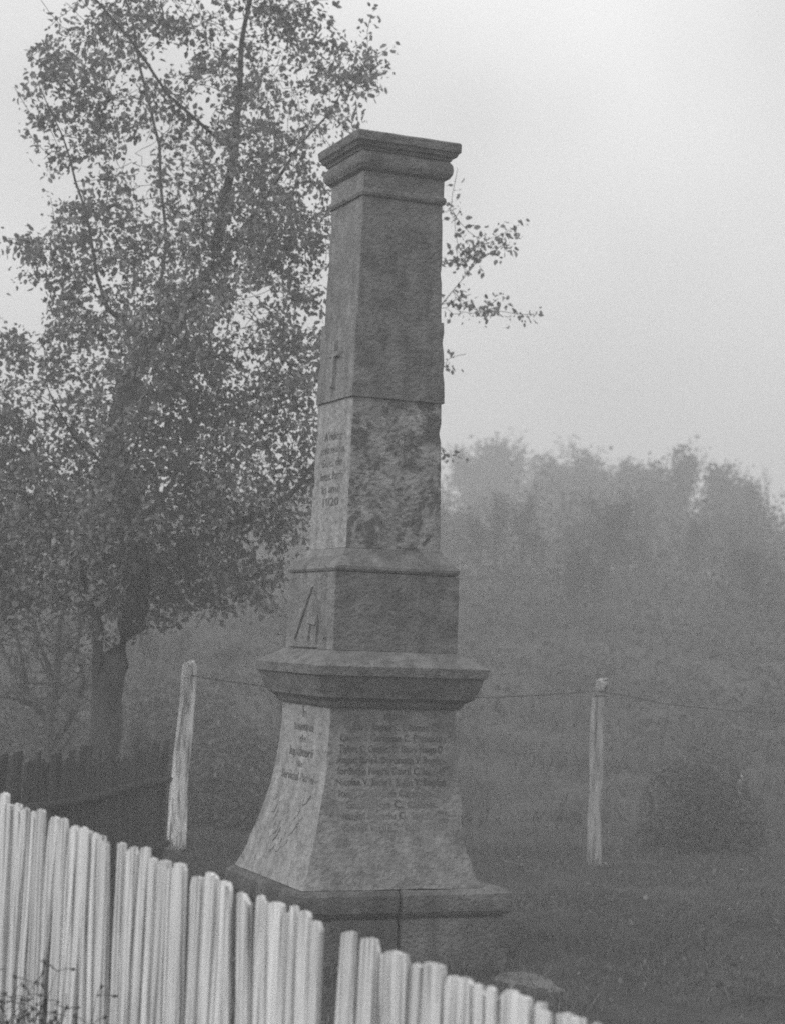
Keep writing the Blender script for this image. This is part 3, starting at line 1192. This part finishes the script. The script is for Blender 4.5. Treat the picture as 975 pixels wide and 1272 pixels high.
# little bare tree beside the pear trunk
V, F, tp = grow(2.5, 91, .8, -.05, 4, .05, .18)
p = at(66, 960, 16.5)
e = empty('bare_fruit_tree', (p.x, p.y, g1(p.x, p.y)))
tag(e, 'small leafless tree with crooked spreading boughs behind the dark slat fence', 'tree')
V2, F2 = [], []
lim = [[(66, 1040), (64, 960), (62, 895), (72, 840), (74, 780), (90, 710)], [(62, 900), (45, 875), (20, 845), (2, 800), (-20, 770)], [(50, 880), (20, 868), (-20, 862)], [(64, 930), (90, 890), (105, 850), (96, 800), (110, 750)], [(35, 860), (25, 800), (8, 770)],
       [(70, 850), (50, 800), (35, 740)]]
rr0 = [.055, .034, .026, .034, .022, .026]
for l_, r0 in zip(lim, rr0):
    pts = []
    for (x0, y0), (x1, y1) in zip(l_[:-1], l_[1:]):
        for k in range(4):
            q = at(x0 + (x1 - x0) * k / 4, y0 + (y1 - y0) * k / 4, 16.5 + .25 * noise.noise(Vector((x0 * .05, y0 * .05, k))))
            pts.append(q - e.location)
    tube_chain(V2, F2, pts, [r0 * (1 - .7 * k / len(pts)) for k in range(len(pts))], 6)
    for k in range(3, len(pts)):
        for _ in range(2):
            d = Vector((rng.gauss(0, 1), rng.gauss(0, .8), rng.gauss(.5, .7))).normalized()
            q = pts[k]
            tw, tr = [q.copy()], [r0 * .28]
            L_ = rng.uniform(.25, .7)
            for m_ in range(4):
                d = (d + Vector((rng.gauss(0, .3), rng.gauss(0, .3), rng.gauss(.05, .3)))).normalized()
                q = q + d * L_ / 4
                tw.append(q.copy())
                tr.append(r0 * .28 * (1 - .2 * m_))
            tube_chain(V2, F2, tw, tr, 3)
obj('trunk', mesh_np('trunk', V2, F2, True), M['bark'], e)

# shrubs


def shrub(px, depth, w, h, label, seed, name='bush', density=900, leaf=.05):
    p = at(px, 1000, depth)
    e = empty(name, (p.x, p.y, g1(p.x, p.y)))
    tag(e, label, 'bush', 'scrub beyond the wire fence')
    r = np.random.default_rng(seed)
    v = r.normal(0, 1, (density, 3))
    v /= np.linalg.norm(v, axis=1)[:, None]
    v *= r.uniform(.0, 1, (density, 1)) ** .33
    v[:, 2] = np.abs(v[:, 2])
    bump = np.array([1 + .12 * noise.noise(Vector(q) * 2.2 + Vector((seed, 0, 0))) for q in v])
    P_ = v * np.array([w / 2, w / 2, h]) * bump[:, None]
    tag(leaves('crown', P_, v, leaf, M['bush_leaf'], e, 4, .1, .03), kind='stuff')
    V, F = [], []
    for k in range(14):
        q = P_[r.integers(0, density)]
        tube_chain(V, F, [Vector((0, 0, -.08)), Vector(q) * .5 + Vector((0, 0, .08)), Vector(q)], [.012, .008, .003], 4)
    obj('stems', mesh_np('stems', V, F), M['far_bark'], e)
    return e


shrub(872, 16.2, 1.14, 1.0, 'broad rounded bush with a smooth dome outline out on the grass', 5, density=3000, leaf=.03)
shrub(300, 17.5, 1.6, .9, 'dark scrubby bush between the peeling post and the pedestal', 7, density=1500)
shrub(200, 19.5, 2.0, 1.1, 'dense scrubby bush behind the peeling post', 8, density=1700)
shrub(20, 20, 1.8, 1.0, 'wide scrubby bush behind the small leafless tree', 9, density=1500)

# leafless scrub scattered over the bank
for j in range(40):
    px = rng.uniform(150, 380) if j < 9 else rng.uniform(-30, 150) if j < 13 else rng.uniform(590, 1000)
    dp = rng.uniform(17.5, 27) if j < 13 else rng.uniform(31, 44)
    p = at(px, 900, dp)
    kd = rng.choice([0, 4, 0, 2])
    far_tree(p.x, p.y, kd, rng.uniform(.16, .30) * (1 + .5 * max(0, dp - 24) / 16), 'bare_shrub', 'twiggy leafless shrub on the foggy bank beyond the wire fence', 'leafless shrubs on the bank')['category'] = 'shrub'

# ------------------------------------------------------------------ grass, stone, weeds
n = 120000
gx = nrg.uniform(-3.2, 4.4, n)
gy = nrg.uniform(-3.0, 8.5, n)
pat = np.array([noise.noise(Vector((x * 1.3, y * 1.3, 3))) for x, y in zip(gx, gy)])
k_ = (pat + nrg.uniform(-.5, .5, n) > -.25)
ca, sa = math.cos(-AXROT), math.sin(-AXROT)
lx, ly = gx * ca - gy * sa, gx * sa + gy * ca
k_ &= ~((np.abs(lx) < a(.522)) & (np.abs(ly) < a(.522)))
gx, gy, pat = gx[k_], gy[k_], pat[k_]
n = len(gx)
g0 = np.stack([gx, gy, gz(gx, gy) - .004], 1)
hgt = (nrg.uniform(.02, .055, n) * (1 + .9 * np.clip(pat, -.3, 1)) * (1 + .8 * sstep(3.5, 5.5, gy)) * (1 + 1.6 * sstep(.42, .02, np.maximum(np.abs(gx * ca - gy * sa), np.abs(gx * sa + gy * ca)) - a(.522)))
       * (1 + 2.0 * sstep(.3, .05, np.minimum(np.hypot(gx - pbR.x, gy - pbR.y), np.hypot(gx - pbL.x, gy - pbL.y)))))[:, None]
ang = nrg.uniform(0, 6.283, n)
sx = np.stack([np.cos(ang), np.sin(ang), np.zeros(n)], 1) * nrg.uniform(.0025, .005, n)[:, None]
tip = g0 + np.stack([nrg.normal(0, .5, n), nrg.normal(0, .5, n), np.ones(n)], 1) * hgt
tag(obj('grass', tris_np('grass', np.stack([g0 - sx, g0 + sx, tip], 1).reshape(-1, 3), 3), M['grass']), 'short rough dark grass around the memorial', 'grass', kind='stuff')

n = 90000
gx = nrg.uniform(-11, 11, n)
gy = 8.5 + 26 * nrg.uniform(0, 1, n) ** 1.0
pat = np.array([noise.noise(Vector((x * .8, y * .8, 13))) for x, y in zip(gx, gy)])
k_ = pat + nrg.uniform(-.4, .4, n) > -.15
gx, gy, pat = gx[k_], gy[k_], pat[k_]
n = len(gx)
g0 = np.stack([gx, gy, gz(gx, gy) - .01], 1)
hgt = (nrg.uniform(.06, .22, n) * (1 + .9 * np.clip(pat, -.3, 1)))[:, None]
ang = nrg.uniform(0, 6.283, n)
sx = np.stack([np.cos(ang), np.sin(ang), np.zeros(n)], 1) * nrg.uniform(.006, .012, n)[:, None]
tip = g0 + np.stack([nrg.normal(0, .5, n), nrg.normal(0, .5, n), np.ones(n)], 1) * hgt
tag(obj('tussock_grass', tris_np('tussock_grass', np.stack([g0 - sx, g0 + sx, tip], 1).reshape(-1, 3), 3), M['bank_grass']), 'coarse dark grass covering the foggy bank', 'grass', kind='stuff')

n = 2600
fx, fy = nrg.uniform(-3.2, 4.2, n), nrg.uniform(-3, 6.5, n)
k_ = np.array([noise.noise(Vector((x * .9, y * .9, 31))) for x, y in zip(fx, fy)]) + nrg.uniform(-.4, .4, n) > 0
lx, ly = fx * ca - fy * sa, fx * sa + fy * ca
k_ &= ~((np.abs(lx) < a(.56)) & (np.abs(ly) < a(.56)))
fx, fy = fx[k_], fy[k_]
P_ = np.stack([fx, fy, gz(fx, fy) + .03], 1)
o = leaves('fallen_leaves', P_, np.zeros_like(P_), .042, M['litter'], None, 1, .0, .006)
tag(o, 'fallen withered leaves scattered in the grass', 'leaves', kind='stuff')

p = at(655, 1222, 9.15)
bm = bmesh.new()
bmesh.ops.create_icosphere(bm, subdivisions=3, radius=1)
for v in bm.verts:
    f_ = 1 + .4 * noise.noise(v.co * 1.5 + Vector((3, 1, 0))) + .05 * noise.noise(v.co * 6)
    v.co = Vector((v.co.x * .14 * f_, v.co.y * .19 * f_, max(-.05, min(.010, v.co.z * .06 * f_)) + .008 * noise.noise(v.co * 3)))
for f_ in bm.faces:
    f_.smooth = True
o = obj('flat_stone', bm, M['rock'])
o.rotation_euler = (R(5), R(-4), R(35))
o.location = (p.x, p.y, g1(p.x, p.y) - .006)
tag(o, 'flat pale stone lying in the grass beside the plinth', 'stone')


def weed(px, py, depth, h, seed, label):
    r = random.Random(seed)
    p = at(px, py, depth)
    p.z = g1(p.x, p.y)
    e = empty('dry_weed', p)
    tag(e, label, 'weed', 'weeds in front of the picket fence')
    V, F = [], []
    for k in range(7):
        d = Vector((r.gauss(0, .22), r.gauss(0, .15), 1)).normalized()
        c = Vector((r.gauss(0, .03), r.gauss(0, .03), -.03))
        pts = [c.copy()]
        L_ = h * r.uniform(.6, 1.05)
        for m_ in range(5):
            d = (d + Vector((r.gauss(0, .12), r.gauss(0, .1), .04))).normalized()
            c = c + d * L_ / 5
            pts.append(c.copy())
        tube_chain(V, F, pts, [.0028 * (1 - .12 * q) for q in range(6)], 4)
        for m_ in range(2, 6):
            for _ in range(3):
                dd_ = Vector((r.gauss(0, 1), r.gauss(0, .7), r.gauss(.6, .4))).normalized()
                q0 = pts[m_]
                q1 = q0 + dd_ * r.uniform(.03, .08)
                tube_chain(V, F, [q0, q0.lerp(q1, .5) + Vector((0, 0, .004)), q1], [.0016, .0014, .0018], 3)
                if r.random() < .7:
                    tube_chain(V, F, [q1 - dd_ * .008, q1, q1 + dd_ * .008], [.002, .006, .003], 5)
    obj('stems', mesh_np('stems', V, F), M['dark_wood'], e)


weed(30, 1260, 5.9, .56, 1, 'tallest dry weed with small seed heads before the pickets')
weed(64, 1260, 5.85, .46, 2, 'shorter dry branching weed beside the taller one before the pickets')

# ------------------------------------------------------------------ haze
bm = bmesh.new()
bmesh.ops.create_cube(bm, size=1)
hz_lo, hz_hi = -2.2, 12.5
ymin, ymax, xw = -30.0, 160.0, 110.0
for v in bm.verts:
    v.co = Vector((v.co.x * 2 * xw, (ymin + ymax) / 2 + v.co.y * (ymax - ymin), (hz_lo + hz_hi) / 2 + v.co.z * (hz_hi - hz_lo)))
hm = bpy.data.materials.new('haze')
hm.use_nodes = True
t = hm.node_tree
t.nodes.clear()
vo = t.nodes.new('ShaderNodeVolumePrincipled')
vo.inputs['Color'].default_value = grey(.79)
vo.inputs['Density'].default_value = HAZE_DENSITY
vo.inputs['Anisotropy'].default_value = 0.0
mo = t.nodes.new('ShaderNodeOutputMaterial')
t.links.new(vo.outputs[0], mo.inputs['Volume'])
tag(obj('haze', bm, hm), kind='stuff')
